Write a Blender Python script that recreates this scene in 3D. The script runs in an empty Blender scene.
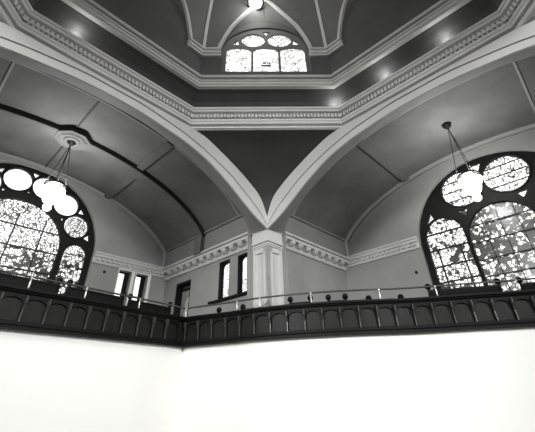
import bpy, bmesh, math, random
from mathutils import Vector, Matrix
random.seed(7)
sc = bpy.context.scene
COL = sc.collection
EYE = 1.6
R2 = 2 ** .5
U = Vector((1, 1, 0)) / R2
V = Vector((-1, 1, 0)) / R2
ZV = Vector((0, 0, 1))


def W(u, v, z):
    return U * u + V * v + ZV * (z + EYE)


# ------------------------------------------------------------------ materials
def new_mat(name):
    m = bpy.data.materials.new(name)
    m.use_nodes = True
    nt = m.node_tree
    nt.nodes.clear()
    out = nt.nodes.new('ShaderNodeOutputMaterial')
    return m, nt, out


TINT = (1.0, 1.0, 0.955)


def paint(name, v, rough=.7, var=.08, scale=1.2, bump=.02, spec=.3, metallic=0.0, fine=0.0):
    m, nt, out = new_mat(name)
    N, L = nt.nodes, nt.links
    b = N.new('ShaderNodeBsdfPrincipled')
    tc = N.new('ShaderNodeTexCoord')
    no = N.new('ShaderNodeTexNoise')
    no.inputs['Scale'].default_value = scale
    no.inputs['Detail'].default_value = 6
    L.new(tc.outputs['Object'], no.inputs['Vector'])
    rp = N.new('ShaderNodeValToRGB')
    lo, hi = v * (1 - var), v * (1 + var)
    rp.color_ramp.elements[0].position = .3
    rp.color_ramp.elements[1].position = .7
    rp.color_ramp.elements[0].color = (lo * TINT[0], lo * TINT[1], lo * TINT[2], 1)
    rp.color_ramp.elements[1].color = (hi * TINT[0], hi * TINT[1], hi * TINT[2], 1)
    L.new(no.outputs['Fac'], rp.inputs['Fac'])
    L.new(rp.outputs['Color'], b.inputs['Base Color'])
    b.inputs['Roughness'].default_value = rough
    b.inputs['Metallic'].default_value = metallic
    b.inputs['Specular IOR Level'].default_value = spec
    if bump:
        n2 = N.new('ShaderNodeTexNoise')
        n2.inputs['Scale'].default_value = 45
        n2.inputs['Detail'].default_value = 3
        L.new(tc.outputs['Object'], n2.inputs['Vector'])
        bp = N.new('ShaderNodeBump')
        bp.inputs['Strength'].default_value = bump * 4
        bp.inputs['Distance'].default_value = .02
        L.new(n2.outputs['Fac'], bp.inputs['Height'])
        L.new(bp.outputs['Normal'], b.inputs['Normal'])
    L.new(b.outputs['BSDF'], out.inputs['Surface'])
    return m


def wood(name, v, rough=.38, spec=.35):
    m, nt, out = new_mat(name)
    N, L = nt.nodes, nt.links
    b = N.new('ShaderNodeBsdfPrincipled')
    tc = N.new('ShaderNodeTexCoord')
    mp = N.new('ShaderNodeMapping')
    mp.inputs['Scale'].default_value = (9, 9, 1.2)
    L.new(tc.outputs['Object'], mp.inputs['Vector'])
    no = N.new('ShaderNodeTexNoise')
    no.inputs['Scale'].default_value = 3
    no.inputs['Detail'].default_value = 7
    L.new(mp.outputs['Vector'], no.inputs['Vector'])
    rp = N.new('ShaderNodeValToRGB')
    rp.color_ramp.elements[0].position = .3
    rp.color_ramp.elements[1].position = .72
    rp.color_ramp.elements[0].color = (v * .55, v * .55, v * .53, 1)
    rp.color_ramp.elements[1].color = (v * 1.4, v * 1.4, v * 1.33, 1)
    L.new(no.outputs['Fac'], rp.inputs['Fac'])
    L.new(rp.outputs['Color'], b.inputs['Base Color'])
    b.inputs['Roughness'].default_value = rough
    b.inputs['Specular IOR Level'].default_value = spec
    L.new(b.outputs['BSDF'], out.inputs['Surface'])
    return m


def glow(name, s):
    m, nt, out = new_mat(name)
    e = nt.nodes.new('ShaderNodeEmission')
    e.inputs['Color'].default_value = (1, 1, .97, 1)
    e.inputs['Strength'].default_value = s
    nt.links.new(e.outputs['Emission'], out.inputs['Surface'])
    return m


def stained(name, scale, dark, strength, line=.03, big=.8, off=(0, 0, 0), ring=None, grad=None):
    """leaded glass lit by the daylight outside; dark = share of dark quarries"""
    m, nt, out = new_mat(name)
    N, L = nt.nodes, nt.links
    tc = N.new('ShaderNodeTexCoord')
    mp = N.new('ShaderNodeMapping')
    mp.inputs['Location'].default_value = off
    L.new(tc.outputs['Object'], mp.inputs['Vector'])
    wn = N.new('ShaderNodeTexNoise')
    wn.inputs['Scale'].default_value = 2.2
    L.new(mp.outputs['Vector'], wn.inputs['Vector'])
    mx = N.new('ShaderNodeMixRGB')
    mx.blend_type = 'ADD'
    mx.inputs['Fac'].default_value = .15
    L.new(mp.outputs['Vector'], mx.inputs['Color1'])
    L.new(wn.outputs['Color'], mx.inputs['Color2'])
    v1 = N.new('ShaderNodeTexVoronoi')
    v1.feature = 'DISTANCE_TO_EDGE'
    v1.inputs['Scale'].default_value = scale
    L.new(mx.outputs['Color'], v1.inputs['Vector'])
    r1 = N.new('ShaderNodeValToRGB')
    r1.color_ramp.elements[0].position = line * .6
    r1.color_ramp.elements[1].position = line * 1.8
    L.new(v1.outputs['Distance'], r1.inputs['Fac'])
    v2 = N.new('ShaderNodeTexVoronoi')
    v2.inputs['Scale'].default_value = scale
    L.new(mx.outputs['Color'], v2.inputs['Vector'])
    sep = N.new('ShaderNodeSeparateColor')
    L.new(v2.outputs['Color'], sep.inputs['Color'])
    nb = N.new('ShaderNodeTexNoise')
    nb.inputs['Scale'].default_value = big
    nb.inputs['Detail'].default_value = 5
    L.new(mp.outputs['Vector'], nb.inputs['Vector'])
    ad = N.new('ShaderNodeMath')
    ad.operation = 'MULTIPLY_ADD'
    ad.inputs[1].default_value = 1.9
    L.new(nb.outputs['Fac'], ad.inputs[0])
    L.new(sep.outputs['Red'], ad.inputs[2])          # about .3 .. 2
    src = ad.outputs[0]
    if grad:                                           # emission raised towards the top, so the upper glass blows out
        y0, y1, amt = grad
        sx = N.new('ShaderNodeSeparateXYZ')
        L.new(tc.outputs['Object'], sx.inputs[0])
        mr = N.new('ShaderNodeMapRange')
        mr.inputs['From Min'].default_value = y0
        mr.inputs['From Max'].default_value = y1
        mr.inputs['To Min'].default_value = 0
        mr.inputs['To Max'].default_value = amt
        L.new(sx.outputs['Y'], mr.inputs['Value'])
        a2 = N.new('ShaderNodeMath')
        L.new(ad.outputs[0], a2.inputs[0])
        L.new(mr.outputs['Result'], a2.inputs[1])
        src = a2.outputs[0]
    r2 = N.new('ShaderNodeValToRGB')
    r2.color_ramp.elements[0].position = .22
    r2.color_ramp.elements[0].color = (.015, .015, .014, 1)
    r2.color_ramp.elements[1].position = .85
    el = r2.color_ramp.elements.new(.45)
    el.color = (.07, .07, .067, 1)
    el = r2.color_ramp.elements.new(.62)
    el.color = (.4, .4, .38, 1)
    r2.color_ramp.elements[1].color = (1, 1, .95, 1)
    sub = N.new('ShaderNodeMath')
    sub.operation = 'SUBTRACT'
    sub.inputs[1].default_value = .5 + dark * 1.3
    L.new(src, sub.inputs[0])
    L.new(sub.outputs[0], r2.inputs['Fac'])
    mu = N.new('ShaderNodeMixRGB')
    mu.blend_type = 'MULTIPLY'
    mu.inputs['Fac'].default_value = 1
    L.new(r1.outputs['Color'], mu.inputs['Color1'])
    L.new(r2.outputs['Color'], mu.inputs['Color2'])
    last = mu
    if ring:                                           # concentric leading about a roundel's centre
        cx, cy, n = ring
        mp2 = N.new('ShaderNodeMapping')
        mp2.inputs['Location'].default_value = (-cx, -cy, 0)
        L.new(tc.outputs['Object'], mp2.inputs['Vector'])
        wv = N.new('ShaderNodeTexWave')
        wv.wave_type = 'RINGS'
        wv.rings_direction = 'Z'
        wv.inputs['Scale'].default_value = n
        wv.inputs['Distortion'].default_value = .6
        L.new(mp2.outputs['Vector'], wv.inputs['Vector'])
        r3 = N.new('ShaderNodeValToRGB')
        r3.color_ramp.elements[0].position = .1
        r3.color_ramp.elements[0].color = (.05, .05, .05, 1)
        r3.color_ramp.elements[1].position = .5
        L.new(wv.outputs['Color'], r3.inputs['Fac'])
        mu2 = N.new('ShaderNodeMixRGB')
        mu2.blend_type = 'MULTIPLY'
        mu2.inputs['Fac'].default_value = .8
        L.new(mu.outputs['Color'], mu2.inputs['Color1'])
        L.new(r3.outputs['Color'], mu2.inputs['Color2'])
        last = mu2
    b = N.new('ShaderNodeBsdfPrincipled')
    b.inputs['Base Color'].default_value = (.03, .03, .03, 1)
    b.inputs['Roughness'].default_value = .3
    b.inputs['Emission Strength'].default_value = strength
    L.new(last.outputs['Color'], b.inputs['Emission Color'])
    L.new(b.outputs['BSDF'], out.inputs['Surface'])
    return m


M = dict(
    wall=paint('wall_plaster', .245, var=.06),
    white=paint('white_plaster', .7, var=.01, bump=0),
    arch=paint('arch_plaster', .42, var=.05),
    trim=paint('cornice_plaster', .48, var=.05),
    pier=paint('pier_plaster', .40, var=.05),
    tracery=paint('drum_tracery', .14, var=.05),
    boss=paint('boss_plaster', .12, var=.06),
    vault=paint('vault_plaster', .105, var=.2, scale=.9),
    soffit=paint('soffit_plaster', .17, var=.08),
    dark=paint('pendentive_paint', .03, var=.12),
    drum=paint('drum_paint', .1, var=.1),
    dome=paint('dome_paint', .16, var=.1),
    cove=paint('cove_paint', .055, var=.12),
    drumtrim=paint('dome_rib_plaster', .6, var=.05),
    ribdark=paint('rib_edge_dark', .035, var=.1),  # darker than the vault: rib and boss sides, thin vault lines
    wood=wood('dark_oak', .0035, .55, .12),
    panel=wood('oak_panel', .0085, .5, .15),
    edge=wood('pale_oak_edge', .035),  # paler than the rest of the gallery front
    frame=wood('ebonised_frame', .008, .6, .12),
    iron=paint('black_iron', .01, rough=.5, bump=0),
    brass=paint('aged_brass', .05, rough=.4, metallic=.3, bump=0),
    stanch=paint('polished_stanchion', .5, rough=.3, metallic=.5, bump=0),
    floor=wood('oak_floor', .12),
    bulb=glow('opal_glass', 7.0),
    cove_bulb=glow('frosted_bulb', 10.0),
    day=glow('daylit_pane', 1.15),
)


# ------------------------------------------------------------------ helpers
def tag(o, label=None, cat=None, group=None, kind=None):
    if label: o['label'] = label
    if cat: o['category'] = cat
    if group: o['group'] = group
    if kind: o['kind'] = kind
    return o


def link(name, me, mat=None, parent=None, smooth=False, mw=None):
    if mat is not None and not me.materials:
        me.materials.append(mat)
    if smooth:
        for p in me.polygons: p.use_smooth = True
    o = bpy.data.objects.new(name, me)
    COL.objects.link(o)
    if mw is not None: o.matrix_world = mw
    if parent is not None:
        o.parent = parent
        o.matrix_parent_inverse = parent_world(parent).inverted()
    return o


def parent_world(p):
    m = p.matrix_basis.copy()
    q = p
    while q.parent is not None:
        m = q.parent.matrix_basis @ q.matrix_parent_inverse @ m if False else (world_of(q))
        break
    return m


def world_of(o):
    if o.parent is None:
        return o.matrix_basis.copy()
    return world_of(o.parent) @ o.matrix_parent_inverse @ o.matrix_basis


def empty(name, loc=(0, 0, 0), parent=None):
    o = bpy.data.objects.new(name, None)
    o.empty_display_size = .2
    COL.objects.link(o)
    o.matrix_basis = Matrix.Translation(loc)
    if parent is not None:
        o.parent = parent
        o.matrix_parent_inverse = world_of(parent).inverted()
    return o


def mesh_from(name, verts, faces):
    me = bpy.data.meshes.new(name)
    me.from_pydata([tuple(v) for v in verts], [], faces)
    me.update()
    bm = bmesh.new()
    bm.from_mesh(me)
    bmesh.ops.remove_doubles(bm, verts=bm.verts, dist=1e-5)
    bmesh.ops.recalc_face_normals(bm, faces=bm.faces)
    bm.to_mesh(me)
    bm.free()
    return me


class MB:
    def __init__(s): s.v, s.f = [], []

    def add(s, vs, fs):
        b = len(s.v)
        s.v += [Vector(v) for v in vs]
        s.f += [tuple(b + i for i in f) for f in fs]

    def grid(s, rows, close_u=False, close_v=False):
        n, m = len(rows), len(rows[0])
        vs = [p for r in rows for p in r]
        fs = []
        for i in range(n if close_u else n - 1):
            for j in range(m if close_v else m - 1):
                a, b2 = i * m + j, i * m + (j + 1) % m
                c, d = ((i + 1) % n) * m + (j + 1) % m, ((i + 1) % n) * m + j
                fs.append((a, b2, c, d))
        s.add(vs, fs)

    def tube(s, sections, cap=True):
        """sections: list of closed loops of the same length"""
        n = len(sections[0])
        b = len(s.v)
        s.grid(sections, close_v=True)
        if cap:
            s.f.append(tuple(b + i for i in range(n)))
            e = b + (len(sections) - 1) * n
            s.f.append(tuple(e + i for i in range(n)))

    def box(s, c, x, y, z):
        """centre and three half-axis vectors"""
        c, x, y, z = Vector(c), Vector(x), Vector(y), Vector(z)
        vs = [c + x * i + y * j + z * k for i in (-1, 1) for j in (-1, 1) for k in (-1, 1)]
        s.add(vs, [(0, 1, 3, 2), (4, 6, 7, 5), (0, 4, 5, 1), (2, 3, 7, 6), (0, 2, 6, 4), (1, 5, 7, 3)])

    def pipe(s, pts, r, n=8):
        pts = [Vector(p) for p in pts]
        secs = []
        for i, p in enumerate(pts):
            t = (pts[min(i + 1, len(pts) - 1)] - pts[max(i - 1, 0)]).normalized()
            a = t.cross(Vector((0, 0, 1)))
            if a.length < 1e-3: a = t.cross(Vector((1, 0, 0)))
            a.normalize()
            b2 = t.cross(a)
            secs.append([p + (a * math.cos(q) + b2 * math.sin(q)) * r for q in [2 * math.pi * k / n for k in range(n)]])
        s.tube(secs)

    def lathe(s, c, prof, n=20, axis=None):
        c = Vector(c)
        rows = [[c + Vector((r * math.cos(2 * math.pi * k / n), r * math.sin(2 * math.pi * k / n), z)) for k in range(n)] for r, z in prof]
        s.tube(rows)

    def ball(s, c, r, n=14, sq=1.0):
        s.lathe(c, [(max(.001, r * math.sin(math.pi * k / 10)), -r * sq * math.cos(math.pi * k / 10)) for k in range(11)], n)

    def build(s, name, mat, parent=None, smooth=False, mw=None):
        return link(name, mesh_from(name, s.v, s.f), mat, parent, smooth, mw)


def frame(origin, sx):
    """matrix with local X = sx, local Y = up, local Z = sx cross up"""
    sx = Vector(sx).normalized()
    n = sx.cross(ZV)
    m = Matrix.Identity(4)
    for r in range(3):
        m[r][0], m[r][1], m[r][2], m[r][3] = sx[r], ZV[r], n[r], origin[r]
    return m


def plate_mesh(name, outer, holes, z0, z1):
    cu = bpy.data.curves.new(name + '_outline', 'CURVE')
    cu.dimensions = '2D'
    cu.fill_mode = 'BOTH'
    cu.extrude = abs(z1 - z0) / 2
    for loop in [outer] + list(holes):
        sp = cu.splines.new('POLY')
        sp.points.add(len(loop) - 1)
        for i, (x, y) in enumerate(loop): sp.points[i].co = (x, y, 0, 1)
        sp.use_cyclic_u = True
    o = bpy.data.objects.new(name + '_tmp', cu)
    COL.objects.link(o)
    dg = bpy.context.evaluated_depsgraph_get()
    me = bpy.data.meshes.new_from_object(o.evaluated_get(dg))
    bpy.data.objects.remove(o)
    bpy.data.curves.remove(cu)
    me.transform(Matrix.Translation((0, 0, (z0 + z1) / 2)))
    me.name = name
    return me


def plate(name, outer, holes, z0, z1, mat, mw, parent=None):
    me = plate_mesh(name, outer, holes, z0, z1)
    me.materials.clear()
    return link(name, me, mat, parent, False, mw)


def circle(cx, cy, rx, ry=None, n=40):
    ry = ry or rx
    return [(cx + rx * math.cos(2 * math.pi * k / n), cy + ry * math.sin(2 * math.pi * k / n)) for k in range(n)]


def arched(cx, hw, y0, ysp, rise, n=24):
    """rectangle with an elliptical head"""
    return [(cx - hw, y0), (cx + hw, y0)] + [(cx + hw * math.cos(math.pi * k / n), ysp + rise * math.sin(math.pi * k / n)) for k in range(n + 1)]


def rect(x0, x1, y0, y1):
    return [(x0, y0), (x1, y0), (x1, y1), (x0, y1)]


def miter_path(path, closed, inward):
    """for 2D path give (point, offset direction) with mitres; inward = +1 left of travel"""
    n = len(path)
    out = []
    for i, p in enumerate(path):
        p = Vector(p)
        a = Vector(path[i - 1]) if (i or closed) else None
        b = Vector(path[(i + 1) % n]) if (i < n - 1 or closed) else None
        ds = []
        if a is not None: ds.append((p - a).normalized())
        if b is not None: ds.append((b - p).normalized())
        ns = [Vector((-d.y, d.x)) * inward for d in ds]
        if len(ns) == 1: out.append((p, ns[0]))
        else:
            m = (ns[0] + ns[1]).normalized()
            out.append((p, m / max(.3, m.dot(ns[0]))))
    return out


def sweep2d(mb, path, prof, closed=False, inward=1, cap=True):
    """sweep a closed profile [(offset, z)] along a plan path given in world XY"""
    secs = [[Vector((p.x + o.x * a, p.y + o.y * a, z + EYE)) for a, z in prof] for p, o in miter_path(path, closed, inward)]
    b = len(mb.v)
    mb.grid(secs, close_u=closed, close_v=True)
    if cap and not closed:
        n = len(prof)
        mb.f.append(tuple(b + i for i in range(n)))
        e = b + (len(secs) - 1) * n
        mb.f.append(tuple(e + i for i in range(n)))


def catmull(pts, per=8):
    out = []
    n = len(pts)
    for i in range(n - 1):
        p0, p1, p2, p3 = [Vector(pts[max(0, min(n - 1, k))]) for k in (i - 1, i, i + 1, i + 2)]
        for j in range(per):
            t = j / per
            out.append(.5 * ((2 * p1) + (p2 - p0) * t + (2 * p0 - 5 * p1 + 4 * p2 - p3) * t * t + (3 * p1 - p0 - 3 * p2 + p3) * t ** 3))
    out.append(Vector(pts[-1]))
    return out


def xy(u, v):
    w = W(u, v, 0)
    return (w.x, w.y)


ARM = {'left': lambda s, d, z: W(s, d, z), 'right': lambda s, d, z: W(d, s, z)}
DEPTH = {'left': 13.63, 'right': 12.05}
WALLS = 6.76                     # side wall of each arm
VA, VB, VZ = 7.0, 3.5, 4.9       # elliptical vault


def vault_z(s): return VZ + VB * math.sqrt(max(0, 1 - (s / VA) ** 2))


ATT = 6.52                       # attic face


def vault_curve(s0=-6.52, s1=6.52, n=48):
    t0, t1 = math.acos(max(-1, min(1, s0 / VA))), math.acos(max(-1, min(1, s1 / VA)))
    return [(VA * math.cos(t0 + (t1 - t0) * k / n), VZ + VB * math.sin(t0 + (t1 - t0) * k / n)) for k in range(n + 1)]


def rib_curve():
    return [(-ATT, 5.25), (-ATT, 5.7)] + vault_curve() + [(ATT, 5.7), (ATT, 5.25)]


def sweep_arch(mb, arm, curve, prof, closed=True, cap=True):
    """sweep a profile [(drop below the curve, depth)] along a curve [(s,z)] of an arm"""
    P = ARM[arm]
    n = len(curve)
    secs = []
    for i, (s, z) in enumerate(curve):
        a, b = curve[max(0, i - 1)], curve[min(n - 1, i + 1)]
        t = Vector((b[0] - a[0], b[1] - a[1])).normalized()
        nn = Vector((t.y, -t.x))
        if nn.y > 0: nn = -nn
        secs.append([P(s + nn.x * q, d, z + nn.y * q) for q, d in prof])
    if closed: mb.tube(secs, cap)
    else: mb.grid(secs)


# ------------------------------------------------------------------ room shell
def structure(o, label=None, cat=None):
    o['kind'] = 'structure'
    if label:
        o['label'] = label
        o['category'] = cat
    return o


# floor of the nave
f = MB()
f.box((0, 4, -.1), (18, 0, 0), (0, 16, 0), (0, 0, .1))
structure(f.build('floor', M['floor']), 'plain timber floor of the hall below the gallery', 'floor')

# gallery plan path (u, v) of the front, straight along the left, curved to the right
LEFT_RUN = [(-9.5, 7.4), (-4.0, 7.86), (-.4, 8.17), (1.7, 8.35), (3.5, 8.55), (4.86, 8.75)]
RIGHT_RUN = catmull([(4.86, 8.75), (5.06, 8.1), (5.4, 7.15), (5.68, 6.15), (6.25, 4.95), (7.1, 3.7), (8.1, 2.5), (8.95, 1.1), (9.66, 0.0), (10.4, -1.6), (11.0, -3.4), (11.4, -5.5)], 6)
PATH = [xy(*p) for p in LEFT_RUN[:-1]] + [xy(p[0], p[1]) for p in RIGHT_RUN]

# white wall that carries the gallery
lw = MB()
sweep2d(lw, PATH, [(.06, 1.34), (.06, -1.6), (.36, -1.6), (.36, 1.34)], inward=1)
structure(lw.build('wall_lower', M['white']), 'bright white plastered wall under the dark gallery front', 'wall')

# gallery floor slab behind the front
gs = MB()
far = [xy(-9.5, 13.6), xy(-4, 13.6), xy(-.4, 13.6), xy(1.7, 13.6), xy(3.5, 13.6)]
inner = PATH
outer_pts = far + [xy(6.7 + .05 * min(1, i), 13.6) if i < 2 else None for i in range(len(RIGHT_RUN))]
for i in range(len(RIGHT_RUN)):
    u, v = RIGHT_RUN[i][0], RIGHT_RUN[i][1]
    if v > 6.15: outer_pts[5 + i] = xy(6.74, 13.6 if i < 2 else max(6.74, v + .6))
    else: outer_pts[5 + i] = xy(12.0, min(6.74, v))
top = [[Vector((a[0], a[1], 1.5 + EYE)), Vector((b[0], b[1], 1.5 + EYE))] for a, b in zip(inner, outer_pts)]
bot = [[p - Vector((0, 0, .12)) for p in r] for r in top]
gs.grid(top); gs.grid(bot)
structure(gs.build('gallery_floor', M['floor']), 'timber gallery floor hidden behind the gallery front', 'floor')

# ---- vaults
for arm in ('left', 'right'):
    D = DEPTH[arm]
    mb = MB()
    cv = vault_curve()
    sweep_arch(mb, arm, cv, [(0, 6.9), (0, D + .05), (-.15, D + .05), (-.15, 6.9)])
    structure(mb.build('ceiling_' + arm, M['vault'], smooth=False),
              'grey barrel vault over the %s arm %s' % (arm, 'with the dark-edged mid rib' if arm == 'left' else 'without a mid rib'), 'ceiling')

# ---- end walls: plates with the window openings
BIGWIN = {'left': dict(c=.05, sp=5.26, r=3.02, hw=3.07, y0=2.6), 'right': dict(c=.1, sp=4.92, r=2.95, hw=3.0, y0=2.6)}


def big_outline(w, g=0.0, n=48):
    hw, r = w['hw'] + g, w['r'] + g
    pts = [(w['c'] - hw, w['y0'] - g), (w['c'] + hw, w['y0'] - g)]
    pts += [(w['c'] + hw * math.cos(math.pi * k / n), w['sp'] + r * math.sin(math.pi * k / n)) for k in range(n + 1)]
    return pts


def arm_frame(arm):
    D = DEPTH[arm]
    return frame(W(0, D, 0) if arm == 'left' else W(D, 0, 0), U if arm == 'left' else V)


SIGN = {'left': 1, 'right': -1}      # local Z that points into the room
SMALLW = [(4.38, 4.98), (5.2, 5.8)]
for arm in ('left', 'right'):
    sg = SIGN[arm]
    cv = vault_curve(-ATT - .1, ATT + .1)
    lim = [(s, z + .06) for s, z in cv]
    outer = [(WALLS + .1, -1.5), (WALLS + .1, 5.4), (ATT + .1, 5.4), *[(s, z) for s, z in reversed(lim)], (-ATT - .1, 5.4), (-WALLS - .1, 5.4), (-WALLS - .1, -1.5)]
    holes = [big_outline(BIGWIN[arm])]
    if arm == 'left':
        holes += [rect(a, b, 3.0, 4.86) for a, b in SMALLW]
    o = plate('wall_' + arm, outer, holes, 0, -.5 * sg, M['wall'], arm_frame(arm))
    structure(o, 'grey plastered end wall around the large stained window on the %s' % arm, 'wall')

# ---- side walls of the arms (with the two windows and the doorway on the left)
SIDEW = [(8.83, 9.5), (7.8, 8.36)]
mwL = frame(W(WALLS, 0, 0), V)       # local X = v, local Z = +U (outward)
holes = [rect(a, b, 3.17, 4.68) for a, b in SIDEW] + [rect(11.45, 12.6, 1.55, 4.42)]
structure(plate('wall_left_return', rect(6.2, 13.7, -1.5, 5.95), holes, 0, .45, M['wall'], mwL),
          'short grey wall with two narrow windows and a dark doorway left of the pier', 'wall')
mwR = frame(W(0, WALLS, 0), U)       # local Z = -V inward
structure(plate('wall_right_return', rect(6.2, 12.15, -1.5, 5.95), [], -.45, 0, M['wall'], mwR),
          'short blank grey wall right of the pier', 'wall')

# attic strip above the cornice is the colour of the vault
for arm, D in DEPTH.items():
    P = ARM[arm]
    mb = MB()
    a0, a1 = 6.9, D
    for (z0, z1, o0) in ((5.25, 6.22, WALLS - ATT),):
        mb.tube([[P(WALLS - o0, d, z0), P(WALLS - o0, d, z1), P(WALLS + .1, d, z1), P(WALLS + .1, d, z0)] for d in (a0, a1)])
    structure(mb.build('trim_attic_' + arm, M['soffit']), 'dark attic strip above the bracketed cornice of the %s arm' % arm, 'trim')
    mb = MB()
    mb.tube([[P(ATT - .09, d, 6.15), P(ATT - .10, d, 6.2), P(ATT - .08, d, 6.22), P(ATT + .05, d, 6.26), P(ATT + .05, d, 6.15), P(ATT - .04, d, 6.13)] for d in (a0, D)])
    structure(mb.build('trim_springing_' + arm, M['soffit']), 'thin moulding where the %s vault springs' % arm, 'trim')


# ---- crossing arches
def arch_curve(half, c=0.0):
    """half: (s,z) for s >= c, mirrored about c"""
    full = [(2 * c - s, z) for s, z in reversed(half)][:-1] + list(half)
    return [(p[0], p[1]) for p in catmull([Vector(p) for p in full], 6)]



C0 = arch_curve([(0, 6.93), (.85, 6.9), (1.6, 6.81), (2.5, 6.66), (3.35, 6.38), (4.2, 5.93), (4.85, 5.5), (5.42, 5.14), (6.0, 4.85)])
CM = arch_curve([(0, 7.2), (.77, 7.2), (1.55, 7.1), (2.45, 6.94), (3.4, 6.65), (4.33, 6.25), (5.05, 5.8), (5.6, 5.4), (6.03, 4.9)])
CE = arch_curve([(0, 7.29), (1, 7.29), (2.0, 7.29), (2.75, 7.28), (3.35, 7.13), (4.45, 6.66), (5.2, 6.25), (5.68, 5.85), (6.04, 5.05)])
CE = [(a_, min(b_, 7.29)) for a_, b_ in CE]
C1 = arch_curve([(0, 7.5), (1.3, 7.45), (2.15, 7.28), (3.3, 6.95), (4.3, 6.48), (4.72, 6.26), (5.68, 5.63), (5.98, 5.2), (6.06, 4.9)])
N = min(len(C0), len(CM), len(CE), len(C1))
for arm in ('left', 'right'):
    P = ARM[arm]
    root = empty('trim_arch_' + arm, P(6.0, 6.0, 4.6))
    structure(root, 'broad pale crossing arch springing %s from the corner pier' % arm, 'arch')
    mb = MB()
    rows = []
    for i in range(N):
        a, m_, e = C0[i], CM[i], CE[i]
        lerp = lambda p, q, t: (p[0] + (q[0] - p[0]) * t, p[1] + (q[1] - p[1]) * t)
        k0, k1 = lerp(a, m_, .90), lerp(a, m_, .98)
        rows.append([P(a[0], 6.06, a[1]), P(a[0], 6.0, a[1]), P(*((k0[0],) + (6.0,) + (k0[1],))), P(k0[0], 6.08, k0[1]), P(k1[0], 6.08, k1[1]),
                     P(k1[0], 5.97, k1[1]), P(e[0], 5.95, e[1]), P(e[0], 6.3, e[1] + .02)])
    mb.grid(rows)
    mb.build('arch_face', M['arch'], root)
    mb = MB()
    rows = []
    for i in range(N):
        a, c = C0[i], C1[i]
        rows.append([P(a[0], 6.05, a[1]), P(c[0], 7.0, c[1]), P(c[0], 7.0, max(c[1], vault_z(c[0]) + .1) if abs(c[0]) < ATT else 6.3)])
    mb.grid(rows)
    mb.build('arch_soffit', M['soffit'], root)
    # spandrel wall behind the cornice
    mb = MB()
    mb.grid([[P(s, 6.14, z - .05), P(s, 6.14, 7.4)] for s, z in CE if abs(s) < 2.6])
    mb.build('spandrel', M['arch'], root)

# ---- pendentive between the two arches and the octagon's corner side
def z_to_s(z):
    pts = [p for p in CE if p[0] > 0]
    for (s0, z0), (s1, z1) in zip(pts, pts[1:]):
        if z1 <= z <= z0:
            return s0 + (s1 - s0) * (z0 - z) / max(1e-6, z0 - z1)
    return pts[-1][0] if z < pts[-1][1] else pts[0][0]


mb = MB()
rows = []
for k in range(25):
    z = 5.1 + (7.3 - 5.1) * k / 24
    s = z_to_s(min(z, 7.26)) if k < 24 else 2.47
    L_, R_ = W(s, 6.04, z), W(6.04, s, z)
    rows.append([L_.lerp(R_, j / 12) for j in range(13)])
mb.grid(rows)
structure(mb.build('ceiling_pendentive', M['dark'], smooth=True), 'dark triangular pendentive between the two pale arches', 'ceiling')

# ---- corner pier
pier = empty('pier', W(6.1, 6.1, -1.6))
structure(pier, 'pale corner pier with sunk panels from which both arches spring', 'pier')
PX = 6.1
path = [xy(6.95, 6.9), xy(PX, 6.9), xy(PX, PX), xy(6.9, PX), xy(6.9, 6.95)]
pu = [xy(PX, 6.9), xy(PX, PX), xy(6.9, PX)]
mb = MB()
def prism(mb, a, z0, z1):
    lo, hi = a, 6.8
    pts = [(a, a), (hi, a), (hi, hi), (a, hi)]
    mb.tube([[W(u, v, z) for u, v in pts] for z in (z0, z1)])
mb2 = MB()
prism(mb2, 6.14, -1.6, 4.5)
mb2.build('shaft', M['pier'], pier)
# raised margins around the sunk panels
mb = MB()
for arm in ('left', 'right'):
    P = ARM[arm]          # left: s=u face u=6.1, runs along d=v
    for d0, d1, z0, z1 in ((6.08, 6.21, -1.6, 4.3), (6.68, 6.8, -1.6, 4.3), (6.2, 6.7, 4.1, 4.3), (6.2, 6.7, -1.6, 1.7)):
        mb.tube([[P(6.08, d0, z), P(6.08, d1, z), P(6.3, d1, z), P(6.3, d0, z)] for z in (z0, z1)])
    for d0, d1 in ((6.21, 6.25), (6.64, 6.68)):
        mb.tube([[P(6.11, d0, z), P(6.11, d1, z), P(6.3, d1, z), P(6.3, d0, z)] for z in (1.7, 4.1)])
mb.build('panel_margin', M['pier'], pier)
mb = MB()
for a, z0, z1 in ((6.05, 4.28, 4.33), (6.02, 4.33, 4.36), (6.06, 4.36, 4.42), (6.0, 4.42, 4.47)):
    prism(mb, a, z0, z1)
mb.build('capital_moulding', M['pier'], pier)
mb = MB()
prism(mb, 6.04, 4.46, 5.42)
for z in (4.86, 5.1): prism(mb, 6.025, z, z + .03)
mb.build('impost_block', M['pier'], pier)
mb = MB()
rows = []
for z, a in ((4.9, 6.03), (5.2, 6.0), (5.5, 5.99), (5.75, 5.99)):
    rows.append([W(a, 6.8, z), W(a, a + .12, z), W(a + .035, a + .035, z), W(a + .12, a, z), W(6.8, a, z)])
mb.grid(rows)
mb.build('arch_springer', M['pier'], pier)

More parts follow.
